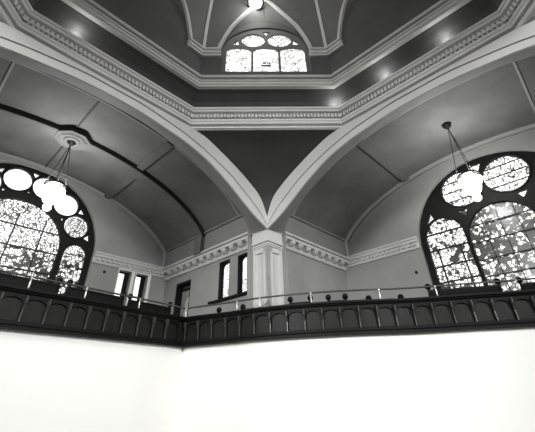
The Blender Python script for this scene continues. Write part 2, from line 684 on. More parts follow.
# ---- cornices of the arm walls
for arm in ('left', 'right'):
    P = ARM[arm]
    D = DEPTH[arm]
    root = empty('trim_bracket_cornice_' + arm, P(WALLS, 9, 4.9))
    structure(root, 'pale bracketed cornice on the short wall %s of the pier' % arm, 'cornice')
    mb = MB()
    prof = [(-.02, 4.78), (.06, 4.78), (.1, 4.86), (.1, 4.91), (.03, 4.92), (.03, 5.07), (.31, 5.07), (.33, 5.15), (.28, 5.16), (.28, 5.2), (.37, 5.22), (.39, 5.29), (.2, 5.36), (-.02, 5.36)]
    mb.tube([[P(WALLS - o, d, z) for o, z in prof] for d in (6.75, D)])
    mb.build('cornice_moulding', M['trim'], root)
    d = 6.98
    k = 0
    br = MB()
    lp = [(0, 4.88), (.1, 4.88), (.2, 4.92), (.27, 4.98), (.29, 5.03), (.29, 5.09), (0, 5.09)]
    br.tube([[P(WALLS - o, d + w, z) for o, z in lp] for w in (-.13, .13)])
    b0 = br.build('cornice_bracket', M['trim'], root)
    n = int((D - .35 - d) / .5)
    for k in range(1, n + 1):
        c = b0.copy()
        COL.objects.link(c)
        c.location = b0.location + (V if arm == 'left' else U) * (.5 * k)
    # dentil cornice on the end wall
    root = empty('trim_dentil_cornice_' + arm, P(5, D, 4.9))
    structure(root, 'pale egg-and-dart cornice on the end wall beside the %s stained window' % arm, 'cornice')
    runs = [(3.13, WALLS), (-WALLS, -3.05)]
    mb = MB()
    for s0, s1 in runs:
        prof = [(0, 4.9), (.06, 4.9), (.08, 4.97), (.06, 4.99), (.06, 5.15), (.14, 5.17), (.16, 5.27), (.20, 5.29), (.20, 5.36), (0, 5.4)]
        mb.tube([[P(s, D - o, z) for o, z in prof] for s in (s0, s1)])
    mb.build('cornice_moulding', M['trim'], root)
    mb = MB()
    s = 3.3
    while s < 6.5:
        mb.tube([[P(s + dx, D - .05, 5.0), P(s + dx, D - .13, 5.03), P(s + dx, D - .14, 5.14), P(s + dx, D - .05, 5.16)] for dx in (-.07, .07)])
        s += .24
    o = mb.build('dentils', M['trim'], root)
    # moulding where vault meets the end wall
    mb = MB()
    cv = rib_curve()
    sweep_arch(mb, arm, cv, [(-.02, D - .12), (.05, D - .12), (.09, D - .07), (.11, D + .02), (-.02, D + .02)])
    sweep_arch(mb, arm, [(s * .955, VZ + (z - VZ) * .955 - .02) for s, z in vault_curve()], [(0, D - .05), (.05, D - .05), (.05, D + .02), (0, D + .02)])
    structure(mb.build('trim_lunette_' + arm, M['wall']), 'slim curved moulding where the %s vault meets its end wall' % arm, 'trim')
    # thin bead bordering the vault panels
    mb = MB()
    cv2 = vault_curve(-2.42, 6.5)
    sweep_arch(mb, arm, cv2, [(-.01, 8.0), (.04, 8.01), (.04, 8.07), (-.01, 8.08)])
    structure(mb.build('trim_bead_' + arm, M['wall']), 'thin pale bead along the vault just inside the %s crossing arch' % arm, 'trim')


# ---- longitudinal vault strips
def strip(arm, sc_, hw, d0, d1, drop, mat, label):
    P = ARM[arm]
    mb = MB()
    a, b = sc_ - hw, sc_ + hw
    za, zb = vault_z(a), vault_z(b)
    mb.tube([[P(a, d, za + .02), P(b, d, zb + .02), P(b, d, zb - drop), P(a, d, za - drop)] for d in (d0, d1)])
    return structure(mb.build('trim_vault_strip', mat), label, 'trim')


strip('left', 2.92, .14, 8.0, 10.4, .1, M['vault'], 'flat strip across the left vault between its arch and the mid rib')
strip('left', 3.0, .14, 10.7, 13.6, .1, M['vault'], 'flat strip across the left vault between the mid rib and the end wall')
strip('right', 2.88, .15, 8.0, 12.0, .1, M['vault'], 'flat strip running along the right vault above the pier side')
strip('left', .15, .03, 7.95, 10.3, .04, M['ribdark'], 'thin dark line from the left crossing arch to the ceiling boss')
strip('left', .2, .03, 10.9, 13.6, .04, M['ribdark'], 'thin dark line from the ceiling boss to the left end wall')
strip('left', -2.3, .03, 8.0, 10.4, .03, M['wall'], 'thin pale line at the outer edge of the left vault')
strip('right', -2.33, .03, 8.0, 12.0, .03, M['wall'], 'thin pale line at the outer edge of the right vault')

# ---- mid rib with the octagonal boss on the left vault
root = empty('trim_rib_left', W(0, 10.5, 8.2))
structure(root, 'dark-edged curved rib crossing the left vault through the lamp boss', 'rib')
cv = vault_curve() + [(ATT, 6.0)]
mb = MB()
sweep_arch(mb, 'left', cv, [(-.02, 10.32), (.2, 10.32), (.2, 10.36), (-.02, 10.36)])
mb.build('rib_edge', M['ribdark'], root)
cv = rib_curve()
mb = MB()
sweep_arch(mb, 'left', cv, [(-.02, 10.36), (.2, 10.36), (.22, 10.4), (.22, 10.84), (-.02, 10.88)])
mb.build('rib_soffit', M['vault'], root)


def octo(cx, cd, r, z0, z1):
    pts = [(cx + r * math.cos(math.pi / 8 + k * math.pi / 4), cd + r * math.sin(math.pi / 8 + k * math.pi / 4)) for k in range(8)]
    return [[W(s, d, z) for s, d in pts] for z in (z0, z1)]


BOSS = (.27, 10.58)
mb = MB(); mb.tube(octo(*BOSS, .64, 8.17, 8.42)); mb.build('boss_edge', M['ribdark'], root)
mb = MB(); mb.tube(octo(*BOSS, .625, 8.15, 8.18)); mb.build('boss_plate', M['vault'], root)
mb = MB(); mb.tube(octo(*BOSS, .50, 8.13, 8.16)); mb.tube(octo(*BOSS, .45, 8.11, 8.14)); mb.build('boss_moulding', M['vault'], root)

# ------------------------------------------------------------------ octagon and dome
T8 = math.tan(math.pi / 8)


def octa(a):
    """plan of an octagon with apothem a, counter-clockwise, sides facing +Y first"""
    R = a / math.cos(math.pi / 8)
    return [(R * math.cos(math.pi / 8 + k * math.pi / 4), R * math.sin(math.pi / 8 + k * math.pi / 4)) for k in range(8)]


def ring(mb, prof):
    """closed profile [(apothem, z)] swept round the octagon"""
    secs = []
    for k in range(8):
        t = math.pi / 8 + k * math.pi / 4
        secs.append([Vector((a / math.cos(math.pi / 8) * math.cos(t), a / math.cos(math.pi / 8) * math.sin(t), z + EYE)) for a, z in prof])
    mb.grid(secs, close_u=True, close_v=True)


root = empty('trim_dentil_ring', (0, 6, 7.5 + EYE))
structure(root, 'pale dentilled octagonal cornice round the crossing above the arches', 'cornice')
mb = MB()
ring(mb, [(6.4, 7.31), (6.12, 7.31), (6.11, 7.28), (6.05, 7.28), (6.03, 7.38), (6.17, 7.40), (6.17, 7.47), (6.02, 7.49), (6.0, 7.56), (5.97, 7.58), (5.97, 7.66), (6.05, 7.68),
          (6.05, 7.90), (5.9, 7.93), (5.88, 7.99), (5.84, 8.01), (5.84, 8.08), (6.4, 8.08)])
mb.build('cornice_moulding', M['trim'], root)
mb = MB()
for side in range(8):
    t = math.pi / 2 + side * math.pi / 4
    nx = Vector((math.cos(t), math.sin(t), 0))
    tx = Vector((-math.sin(t), math.cos(t), 0))
    if nx.y < -.5: continue
    h = 6.0 * T8
    n = int(2 * h / .115)
    for k in range(n):
        x = -h + (k + .5) * 2 * h / n
        mb.box(nx * 6.0 + tx * x + Vector((0, 0, 7.79 + EYE)), tx * .034, nx * .055, Vector((0, 0, .075)))
mb.build('dentils', M['trim'], root)

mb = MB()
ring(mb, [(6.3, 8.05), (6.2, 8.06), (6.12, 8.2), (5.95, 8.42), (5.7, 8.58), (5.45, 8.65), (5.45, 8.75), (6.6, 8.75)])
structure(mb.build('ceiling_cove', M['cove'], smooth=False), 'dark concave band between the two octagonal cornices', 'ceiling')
mb = MB()
ring(mb, [(5.6, 8.62), (5.42, 8.62), (5.42, 8.68), (5.38, 8.69), (5.38, 8.79), (5.34, 8.8), (5.34, 8.86), (5.44, 8.87), (5.44, 8.92), (5.30, 8.93), (5.28, 8.97), (5.28, 9.02), (5.6, 9.04)])
structure(mb.build('trim_upper_ring', M['trim']), 'plain pale octagonal cornice below the dome window', 'cornice')

# drum walls with the window opening on the far side
AD = 5.55
win_out = arched(.04, 1.6, 9.5, 10.75, 1.35)
hw = AD * T8 + .02
for side in range(8):
    t = math.pi / 2 + side * math.pi / 4
    nx = Vector((math.cos(t), math.sin(t), 0))
    tx = Vector((math.sin(t), -math.cos(t), 0))
    mw = frame(nx * AD + Vector((0, 0, EYE)), tx)     # local Z = tx x up = -nx -> inward
    zin = tx.cross(ZV).dot(-nx)
    holes = [win_out] if side == 0 else []
    nm = ['far', 'far_left', 'left', 'near_left', 'near', 'near_right', 'right', 'far_right'][side]
    o = plate('wall_drum_' + nm, rect(-hw, hw, 9.0, 13.1), holes, 0, -.3 * zin, M['drum'], mw)
    structure(o, 'dark drum wall on the %s side of the dome' % nm.replace('_', ' '), 'wall')


def dome_a(z): return 5.5 * math.sqrt(max(0, 1 - ((z - 10.5) / 6.5) ** 2))


RIB = [(1.69, 10.45), (1.69, 10.75), (1.53, 11.27), (1.29, 11.82), (.98, 12.25), (.6, 12.66), (.3, 12.95), (.02, 13.15)]
RIBS = [(p[0], p[1]) for p in catmull([Vector(p) for p in RIB], 4)]


def rib_half(z):
    for (s0, z0), (s1, z1) in zip(RIBS, RIBS[1:]):
        if z0 <= z <= z1: return s0 + (s1 - s0) * (z - z0) / max(1e-6, z1 - z0)
    return 0.0


web = MB(); lun = MB()
formerets = MB(); corners = MB()
for side in range(8):
    t = math.pi / 2 + side * math.pi / 4
    nx = Vector((math.cos(t), math.sin(t), 0))
    tx = Vector((math.sin(t), -math.cos(t), 0))
    up = lambda z: Vector((0, 0, z + EYE))
    zs = [z for _, z in RIBS] + [13.15 + (16.98 - 13.15) * math.sin(math.pi / 2 * k / 14) for k in range(1, 15)]
    for sg in (-1, 1):
        rows = []
        for z in zs:
            a = dome_a(z)
            g, c = rib_half(z), a * T8
            rows.append([nx * a + tx * sg * (g + (c - g) * j / 6) + up(z) for j in range(7)])
        web.grid(rows)
        # lunette hood from the wall arch to the rib
        rows = []
        n = len(RIBS)
        for i, (s, z) in enumerate(RIBS):
            q = i / (n - 1)
            ang = q * math.pi / 2
            wx, wz = 1.69 * math.cos(ang), 10.45 + 2.05 * math.sin(ang)
            p0 = nx * AD + tx * sg * wx + up(wz)
            p1 = nx * dome_a(z) + tx * sg * s + up(z)
            rows.append([p0.lerp(p1, j / 4) for j in range(5)])
        lun.grid(rows)
        # rib bar
        secs = []
        for i, (s, z) in enumerate(RIBS):
            a = dome_a(z)
            c = nx * a + tx * sg * s + up(z)
            secs.append([c + tx * .055 - nx * .07, c - tx * .055 - nx * .07, c - tx * .055 + nx * .05, c + tx * .055 + nx * .05])
        formerets.tube(secs)
    tc = t + math.pi / 8
    dc = Vector((math.cos(tc), math.sin(tc), 0)); pc = Vector((-dc.y, dc.x, 0))
    secs = []
    for k in range(24):
        z = 10.45 + 6.4 * math.sin(math.pi / 2 * k / 23)
        c = dc * dome_a(z) / math.cos(math.pi / 8) + up(z)
        secs.append([c + pc * .055 - dc * .07, c - pc * .055 - dc * .07, c - pc * .055 + dc * .05, c + pc * .055 + dc * .05])
    corners.tube(secs)
dm = empty('ceiling', (0, 0, 10.5 + EYE))
structure(dm, 'dark ribbed octagonal dome over the crossing', 'dome')
web.build('dome_web', M['dome'], dm)
lun.build('lunette_hood', M['dome'], dm, smooth=True)
formerets.build('lunette_ribs', M['drumtrim'], dm)
corners.build('corner_ribs', M['drumtrim'], dm)
# impost blocks at the corners
for k in range(8):
    tc = math.pi / 8 + k * math.pi / 4
    c = Vector((math.cos(tc), math.sin(tc))) * (AD / math.cos(math.pi / 8))
    d1 = Vector((math.sin(math.pi / 8 - math.pi / 8 + 0), 0))
    ta = Vector((-math.sin(tc - math.pi / 8), math.cos(tc - math.pi / 8)))
    tb = Vector((-math.sin(tc + math.pi / 8), math.cos(tc + math.pi / 8)))
    path = [tuple(c - ta * .68), tuple(c), tuple(c + tb * .68)]
    mb = MB()
    sweep2d(mb, path, [(-.02, 10.26), (.1, 10.26), (.1, 10.36), (.14, 10.38), (.14, 10.5), (.2, 10.52), (.2, 10.6), (-.02, 10.6)], inward=1)
    structure(mb.build('trim_impost', M['drumtrim']), None)
    o = COL.objects[-1]
    o['label'] = 'pale impost blocks under the dome ribs, all alike'
    o['category'] = 'trim'
    o['group'] = 'impost blocks round the dome'

# ------------------------------------------------------------------ windows
def window(name, mw, sg, outer, holes, glass, label, mat_frame, rim=None, depth=(-.32, -.14), bars=None):
    """holes: list of (name, loop, material); sg = local Z into the room"""
    o_loc = mw.translation
    root = empty(name, o_loc)
    structure(root, label, 'window')
    plate('tracery', outer, [h for _, h, _ in holes], depth[0] * sg, depth[1] * sg, mat_frame, mw, root)
    for nm, loop, mat in holes:
        cx = sum(p[0] for p in loop) / len(loop); cy = sum(p[1] for p in loop) / len(loop)
        big = [(cx + (x - cx) * 1.03, cy + (y - cy) * 1.03) for x, y in loop]
        plate(nm, big, [], (depth[0] + .02) * sg, (depth[0] + .06) * sg, mat, mw, root)
    if bars:
        mb = MB()
        for (x0, y0, x1, y1, w) in bars:
            a, b = Vector((x0, y0, (depth[1] - .07) * sg)), Vector((x1, y1, (depth[1] - .07) * sg))
            t = (b - a).normalized(); n = Vector((-t.y, t.x, 0))
            mb.box((a + b) / 2, (b - a) / 2, n * w, Vector((0, 0, .02)))
        mb.build('saddle_bars', M['iron'], root, mw=mw)
    if rim:
        mb = MB()
        for loop, w, d in rim:
            n = len(loop)
            rows = []
            cx = sum(p[0] for p in loop) / n; cy = sum(p[1] for p in loop) / n
            for i in range(n):
                a, b = Vector(loop[i - 1]), Vector(loop[(i + 1) % n])
                t = (b - a).normalized(); nn = Vector((t.y, -t.x))
                p = Vector(loop[i])
                q = p + nn * w
                zz = depth[1] * sg
                rows.append([Vector((p.x, p.y, zz - .02 * sg)), Vector((p.x, p.y, zz + d * sg)), Vector((q.x, q.y, zz + d * sg)), Vector((q.x, q.y, zz - .02 * sg))])
            mb.grid(rows, close_u=True)
        mb.build('tracery_moulding', mat_frame, root, mw=mw)
    return root


# left: ring of roundels over a tall middle light
w = BIGWIN['left']
c = w['c']
holes = []
gl = dict(big=stained('left_middle_glass', 9, .48, 1.7, line=.1, big=1.6, off=(2.3, .4, 0), grad=(4.6, 5.6, .7)),
          side=stained('left_side_glass', 8.0, .3, 1.5, line=.09, big=3, off=(.3, 3, 0)),
          clear=stained('left_roundel_glass', 3.2, -.3, 1.5, line=.012, big=.6),
          tri=stained('left_spandrel_glass', 4, -.1, 1.2, line=.02))
holes.append(('middle_pane', arched(c, 1.74, 2.75, 5.1, 1.66), gl['big']))
for sx in (-1, 1):
    holes.append(('side_pane', arched(c + sx * 2.4, .44, 2.75, 5.02, .5), gl['side']))
ring_specs = []
for k, ang in enumerate((26, 51.6, 77.2, 102.8, 128.4, 154)):
    r = math.radians(ang)
    cx, cy = c + 2.36 * math.cos(r), 5.26 + 2.36 * math.sin(r)
    rr = .495
    m = gl['clear']
    if k in (0, 5):
        m = stained('left_patterned_roundel_glass', 8, -.05, 1.3, line=.06, ring=(cx, cy, 3.2))
    holes.append(('roundel_pane', circle(cx, cy, rr), m))
    ring_specs.append((cx, cy, rr))
for a1, R_, s_ in [(a, 2.74, .12) for a in (13.5, 38.8, 64.4, 90, 115.6, 141.2, 166.5)] + [(a, 1.90, .06) for a in (38.8, 64.4, 90, 115.6, 141.2)]:
    r = math.radians(a1)
    cx, cy = c + R_ * math.cos(r), 5.26 + R_ * math.sin(r)
    rad = Vector((math.cos(r), math.sin(r))); tan = Vector((-rad.y, rad.x))
    if R_ > 2.2: tri = [rad * s_ * .75 + tan * s_ * 1.25, rad * s_ * .75 - tan * s_ * 1.25, -rad * s_ * 1.1]
    else: tri = [-rad * s_ * .6 + tan * s_ * 1.2, rad * s_ * 1.2, -rad * s_ * .6 - tan * s_ * 1.2]
    holes.append(('spandrel_pane', [(cx + p.x, cy + p.y) for p in tri], gl['tri']))
bars = []
for y in (3.4, 4.15, 4.95, 5.75):
    bars.append((c - 1.74, y, c + 1.74, y, .028))
for x in (-.98, 0, .98): bars.append((c + x, 2.75, c + x, 6.25, .026))
for sx in (-1, 1):
    for y in (3.4, 4.0, 4.6, 5.1): bars.append((c + sx * 2.4 - .45, y, c + sx * 2.4 + .45, y, .016))
rims = [(circle(*s), .05, .05) for s in ring_specs] + [(arched(c, 1.74, 2.75, 5.1, 1.66), .05, .05)]
window('window_1', arm_frame('left'), SIGN['left'], big_outline(w, .03), holes, None,
       'large round-headed stained window on the left with a ring of roundels', M['frame'], rims, bars=bars)

# right: three lights under two big roundels
w = BIGWIN['right']
c = .17
gr = dict(big=stained('right_middle_glass', 7.5, .6, 1.7, line=.09, big=2.6, off=(5.2, 1.1, 0)),
          side=stained('right_side_glass', 7.5, .28, 1.8, line=.08, big=2.4, off=(1, 7, 0)),
          clear=stained('right_roundel_glass', 7, .02, 1.8, line=.07, big=2.4, off=(3, 2, 0)),
          tri=stained('right_spandrel_glass', 4, .1, 1.3, line=.03))
holes = [('middle_pane', arched(c, 1.13, 2.75, 4.75, 1.12), gr['big'])]
for sx in (-1, 1):
    holes.append(('side_pane', arched(c + sx * 1.97, .72, 2.75, 5.1, .82), gr['side']))
    holes.append(('roundel_pane', circle(c + sx * .80, 6.84, .745), gr['clear']))
    holes.append(('spandrel_pane', [(c + sx * 2.17, 5.98), (c + sx * 2.52, 5.75), (c + sx * 2.25, 6.25)], gr['tri']))
    holes.append(('spandrel_pane', [(c + sx * .98, 5.72), (c + sx * 1.2, 5.98), (c + sx * .85, 5.98)], gr['tri']))
holes.append(('spandrel_pane', [(c - .2, 7.64), (c + .2, 7.64), (c, 7.3)], gr['tri']))
bars = []
for y in (3.35, 3.95, 4.6, 5.25):
    bars.append((c - 1.13, y, c + 1.13, y, .02))
    for sx in (-1, 1): bars.append((c + sx * 1.97 - .73, y + .1, c + sx * 1.97 + .73, y + .1, .032))
for sx in (-1, 1):
    for x in (-.42, .42): bars.append((c + sx * 1.97 + x, 2.75, c + sx * 1.97 + x, 4.7, .03))
    for y in (6.45, 6.85, 7.25): bars.append((c + sx * .80 - .7, y, c + sx * .80 + .7, y, .02))
for x in (-.55, 0, .55): bars.append((c + x, 2.75, c + x, 5.6, .016))
rims = [(circle(c + sx * .80, 6.84, .745), .06, .05) for sx in (-1, 1)] + [(arched(c + sx * 1.97, .72, 2.75, 5.1, .82), .05, .05) for sx in (-1, 1)] + [(arched(c, 1.13, 2.75, 4.75, 1.12), .05, .05)]
window('window_2', arm_frame('right'), SIGN['right'], big_outline(w, .03), holes, None,
       'large round-headed stained window on the right with two big roundels', M['frame'], rims, bars=bars)

# dome window
mwD = frame(Vector((0, AD, EYE)), Vector((1, 0, 0)))     # local Z = X x up = -Y : inward
gd = stained('dome_glass', 6, -.1, 1.3, line=.04, big=1.5)
holes = [('light_pane', arched(x + .02, .46, 9.58, 10.72, .22), gd) for x in (-1.0, 0, 1.0)]
holes += [('roundel_pane', circle(x + .06, 11.38, .45, .4), gd) for x in (-.5, .5)]
holes += [('spandrel_pane', [(.06 - .17, 11.92), (.06 + .17, 11.92), (.06, 11.68)], gd)]
for sx in (-1, 1):
    holes.append(('spandrel_pane', [(.04 + sx * 1.34, 11.1), (.04 + sx * 1.0, 11.1), (.04 + sx * 1.08, 11.4)], gd))
bars = [(x + .02 - .46, 10.55, x + .02 + .46, 10.55, .02) for x in (-1.0, 0, 1.0)]
dw = window('window_3', mwD, 1, arched(.04, 1.63, 9.47, 10.75, 1.38), holes, None,
            'small bright round-headed window in the far side of the dome drum', M['tracery'], None, depth=(-.2, -.06), bars=None)
mb = MB()      # dark inscription plaque leaded into the middle light
for x0, x1, y0, y1 in ((-.16, .2, 9.93, 9.99), (-.1, .02, 10.08, 10.13), (.06, .1, 10.08, 10.13), (.13, .19, 10.07, 10.12)):
    mb.box(((x0 + x1) / 2, (y0 + y1) / 2, -.12), ((x1 - x0) / 2, 0, 0), (0, (y1 - y0) / 2, 0), (0, 0, .015))
mb.build('leaded_plaque', M['iron'], dw, mw=mwD)

# two small square-headed windows in the left end wall
mwE = arm_frame('left')
for i, (a, b) in enumerate(SMALLW):
    root = empty('window_%d' % (4 + i), mwE.translation)
    structure(root, ['narrow bright window next to the left stained window', 'narrow bright window nearer the room corner'][i], 'window')
    y0, y1 = 3.0, 4.86
    plate('window_casing', rect(a - .03, b + .14, y0, y1 + .1), [rect(a, b, y0 + .01, y1)], 0, .05, M['white'], mwE, root)
    plate('window_frame', rect(a, b, y0, y1), [rect(a + .05, b - .2, y0 + .1, y1 - .07)], -.36, -.24, M['frame'], mwE, root)
    plate('window_pane', rect(a + .02, b - .18, y0 + .05, y1 - .05), [], -.33, -.31, M['day'], mwE, root)
    plate('meeting_rail', rect(a + .04, b - .18, 3.86, 3.92), [], -.3, -.26, M['frame'], mwE, root)

# two narrow windows in the return wall beside the pier
gn = stained('narrow_window_glass', 6, -.1, 1.0, line=.025, big=1.2)
for i, (a, b) in enumerate(SIDEW):
    root = empty('window_%d' % (6 + i), W(WALLS, (a + b) / 2, 3.2))
    structure(root, ['narrow dark-framed leaded window second from the pier', 'narrow dark-framed leaded window closest to the pier'][i], 'window')
    y0, y1 = 3.17, 4.68
    plate('window_lining', rect(a, b, y0, y1), [rect(a + .04, b - .03, y0 + .05, y1 - .04)], .01, .2, M['frame'], mwL, root)
    plate('window_frame', rect(a + .02, b - .02, y0 + .02, y1 - .02), [arched((a + b) / 2 - .02, (b - a) / 2 - .06, y0 + .08, y1 - .28, .2)], .16, .2, M['frame'], mwL, root)
    plate('window_pane', rect(a + .05, b - .05, y0 + .05, y1 - .05), [], .2, .22, gn, mwL, root)
sill = MB()
sill.tube([[W(WALLS - o, v, z) for o, z in ((.14, 3.09), (.14, 3.16), (-.05, 3.17), (-.05, 3.06))] for v in (7.72, 9.95)])
structure(sill.build('trim_sill', M['frame']), 'long dark sill under the two narrow windows', 'trim')

# doorway
root = empty('door_1', W(WALLS, 12, 1.55))
structure(root, 'dark doorway in the corner of the short left wall', 'door')
plate('door_lining', rect(11.45, 12.6, 1.55, 4.42), [rect(11.5, 12.5, 1.56, 4.32)], .0, .34, M['frame'], mwL, root)
plate('door_leaf', rect(11.5, 12.5, 1.56, 4.1), [arched(12.0, .28, 2.2, 3.6, .22)], .30, .34, M['wall'], mwL, root)
plate('door_panel', rect(11.6, 12.4, 1.8, 4.0), [], .34, .36, M['trim'], mwL, root)
plate('transom', rect(11.48, 12.52, 4.1, 4.18), [], .24, .34, M['frame'], mwL, root)
plate('fanlight', rect(11.5, 12.5, 4.16, 4.34), [], .31, .33, M['drum'], mwL, root)

# small round gas outlet on the right end wall and on the left
for arm, s, z in (('right', 3.55, 4.0), ('left', 3.75, 4.62)):
    P = ARM[arm]
    D = DEPTH[arm]
    mb = MB()
    n = 12
    ax = U if arm == 'left' else V
    nrm = V if arm == 'left' else U
    secs = []
    for o, r in ((0, .06), (.03, .06), (.05, .035), (.07, .001)):
        secs.append([P(s, D - o, z) + ax * r * math.cos(2 * math.pi * k / n) + ZV * r * math.sin(2 * math.pi * k / n) for k in range(n)])
    mb.tube(secs)
    tag(mb.build('wall_outlet', M['iron']), 'small dark round outlet on the plaster beside the %s stained window' % arm, 'outlet')

# ------------------------------------------------------------------ gallery front
def resample(pts, step, start=0.0):
    pts = [Vector(p) for p in pts]
    out = []
    acc = start
    dist = 0.0
    for a, b in zip(pts, pts[1:]):
        L = (b - a).length
        while acc <= dist + L:
            out.append(a.lerp(b, (acc - dist) / L))
            acc += step
        dist += L
    return out


gf = empty('gallery_front', (PATH[5][0], PATH[5][1], 1.36 + EYE))
tag(gf, 'dark panelled gallery front curving below both stained windows', 'gallery front')
mb = MB()
sweep2d(mb, PATH, [(0, 1.36), (.30, 1.36), (.30, 2.14), (0, 2.14)], inward=1)
mb.build('front_boarding', M['panel'], gf)
mb = MB()
sweep2d(mb, PATH, [(-.12, 1.34), (-.12, 1.40), (-.08, 1.44), (-.08, 1.48), (0, 1.5), (.1, 1.5), (.1, 1.34)], inward=1)
mb.build('base_moulding', M['wood'], gf)
mb = MB()
sweep2d(mb, PATH, [(-.02, 2.06), (-.1, 2.10), (-.12, 2.14), (-.16, 2.15), (-.16, 2.2), (.36, 2.2), (.36, 2.12), (.1, 2.06)], inward=1)
mb.build('cap_moulding', M['wood'], gf)
PITCH = .5
LEFTXY = [xy(*p) for p in LEFT_RUN]
RIGHTXY = [xy(p[0], p[1]) for p in RIGHT_RUN]
panel_me = plate_mesh('arched_panel_frame', rect(-.25, .25, 1.46, 2.1), [arched(0, .225, 1.52, 1.86, .14)], -.02, .06)
panel_me.materials.append(M['wood'])
pil = MB()
pil.tube([[Vector((x, y, z)) for x, z in ((-.015, .05), (.015, .05), (.015, .05 + d), (-.015, .05 + d))] for y, d in ((1.5, .045), (1.74, .04), (1.82, .06), (1.9, .11), (2.02, .12), (2.06, .06))])
pil_me = mesh_from('bracketed_pilaster', pil.v, pil.f)
pil_me.materials.append(M['edge'])
fr_c = 0
for run, lo in ((LEFTXY, 0), (RIGHTXY, 0)):
    st = resample(run, PITCH, .12)
    for a, b in zip(st, st[1:]):
        t = (b - a)
        mid = (a + b) / 2
        if mid.x < -9 or mid.x > 9.3 or t.length < .4: continue
        tt = Vector((t.x, t.y, 0)).normalized()
        mw = frame(Vector((mid.x, mid.y, EYE)), tt)      # local Z = tt x up : right of travel = towards the nave
        o = link('arched_panel', panel_me, None, gf, False, mw)
        mw2 = frame(Vector((a.x, a.y, EYE)), tt)
        link('pilaster', pil_me, None, gf, False, mw2)

# brass hand rail
rail = empty('brass_rail', (PATH[5][0], PATH[5][1], 2.2 + EYE))
tag(rail, 'thin metal hand rail on stanchions above the dark gallery front', 'rail')
offp = [(p.x + o.x * .0, p.y + o.y * .0) for p, o in miter_path(PATH, False, 1)]
mb = MB()
mb.pipe([(p[0], p[1], 2.5 + EYE) for p in offp], .026, 8)
mb.build('rail_tube', M['brass'], rail, smooth=True)
st_m = MB()
st_m.lathe((0, 0, 0), [(.05, 0), (.05, .02), (.022, .035), (.018, .12), (.026, .15), (.018, .18), (.018, .27), (.034, .285), (.034, .32)], 10)
st_me = mesh_from('stanchion_turning', st_m.v, st_m.f)
st_me.materials.append(M['stanch'])


def at_px_like(u, v): return Vector(xy(u, v) + (0,))


def closest(u, v):
    q = Vector(xy(u, v))
    best = None
    for a, b in zip(offp, offp[1:]):
        a, b = Vector(a), Vector(b)
        t = max(0, min(1, (q - a).dot(b - a) / (b - a).length_squared))
        p = a.lerp(b, t)
        if best is None or (p - q).length < best[0]: best = ((p - q).length, p, (b - a).normalized())
    return best[1], best[2]


for (u, v) in ((-3.2, 8.0), (-1.5, 8.1), (.07, 8.2), (1.42, 8.3), (3.05, 8.5), (4.86, 8.75), (5.5, 6.9), (5.72, 6.12), (6.4, 4.7), (7.65, 3.2), (8.62, 1.95), (9.6, .1), (10.4, -1.6)):
    p, t = closest(u, v)
    o = link('stanchion', st_me, None, rail, True, Matrix.Translation((p.x, p.y, 2.19 + EYE)))

# ------------------------------------------------------------------ gallery pews
def pew(p, t, length, ztop, label, balls=True, zfloor=1.5, group=None):
    """a bench whose back is seen over the parapet; p world XY of the middle, t its direction"""
    t3 = Vector((t.x, t.y, 0)).normalized()
    n3 = Vector((-t3.y, t3.x, 0))             # away from the nave
    root = empty('pew', (p.x, p.y, zfloor + EYE))
    tag(root, label, 'pew', group)
    c = Vector((p.x, p.y, EYE))
    h = length / 2
    mb = MB()
    zb = zfloor + .35
    mb.box(c + ZV * ((ztop + zb) / 2), t3 * (h - .04), n3 * .02, ZV * ((ztop - zb) / 2))
    mb.box(c + ZV * (ztop - .02), t3 * (h - .04), n3 * .045, ZV * .03)
    mb.build('backrest', M['wood'], root)
    mb = MB()
    mb.box(c + n3 * .25 + ZV * (zfloor + .42), t3 * (h - .04), n3 * .22, ZV * .02)
    mb.build('seat', M['wood'], root)
    for s in (-1, 1):
        mb = MB()
        prof = [(-.05, zfloor), (.5, zfloor), (.5, zfloor + .4), (.42, zfloor + .62), (.12, zfloor + .68), (.05, ztop - .02), (-.05, ztop)]
        mb.tube([[c + t3 * (s * h + w) + n3 * a + ZV * z for a, z in prof] for w in (-.03, .03)])
        e = mb.build('bench_end', M['wood'], root)
        if balls:
            mb = MB()
            b0 = c + t3 * s * h + ZV * ztop
            mb.lathe(b0, [(.03, -.02), (.05, 0), (.025, .02), (.06, .045), (.085, .085), (.09, .12), (.075, .165), (.04, .195), (.001, .205)], 12)
            mb.build('finial', M['wood'], e, smooth=True)
    return root


def mid_on(run, frac, off):
    pts = [Vector(p) for p in run]
    L = [0]
    for a, b in zip(pts, pts[1:]): L.append(L[-1] + (b - a).length)
    q = frac
    for i in range(len(pts) - 1):
        if L[i] <= q <= L[i + 1]:
            t = (pts[i + 1] - pts[i]).normalized()
            p = pts[i].lerp(pts[i + 1], (q - L[i]) / (L[i + 1] - L[i]))
            return p + Vector((-t.y, t.x)) * off, t
    return None


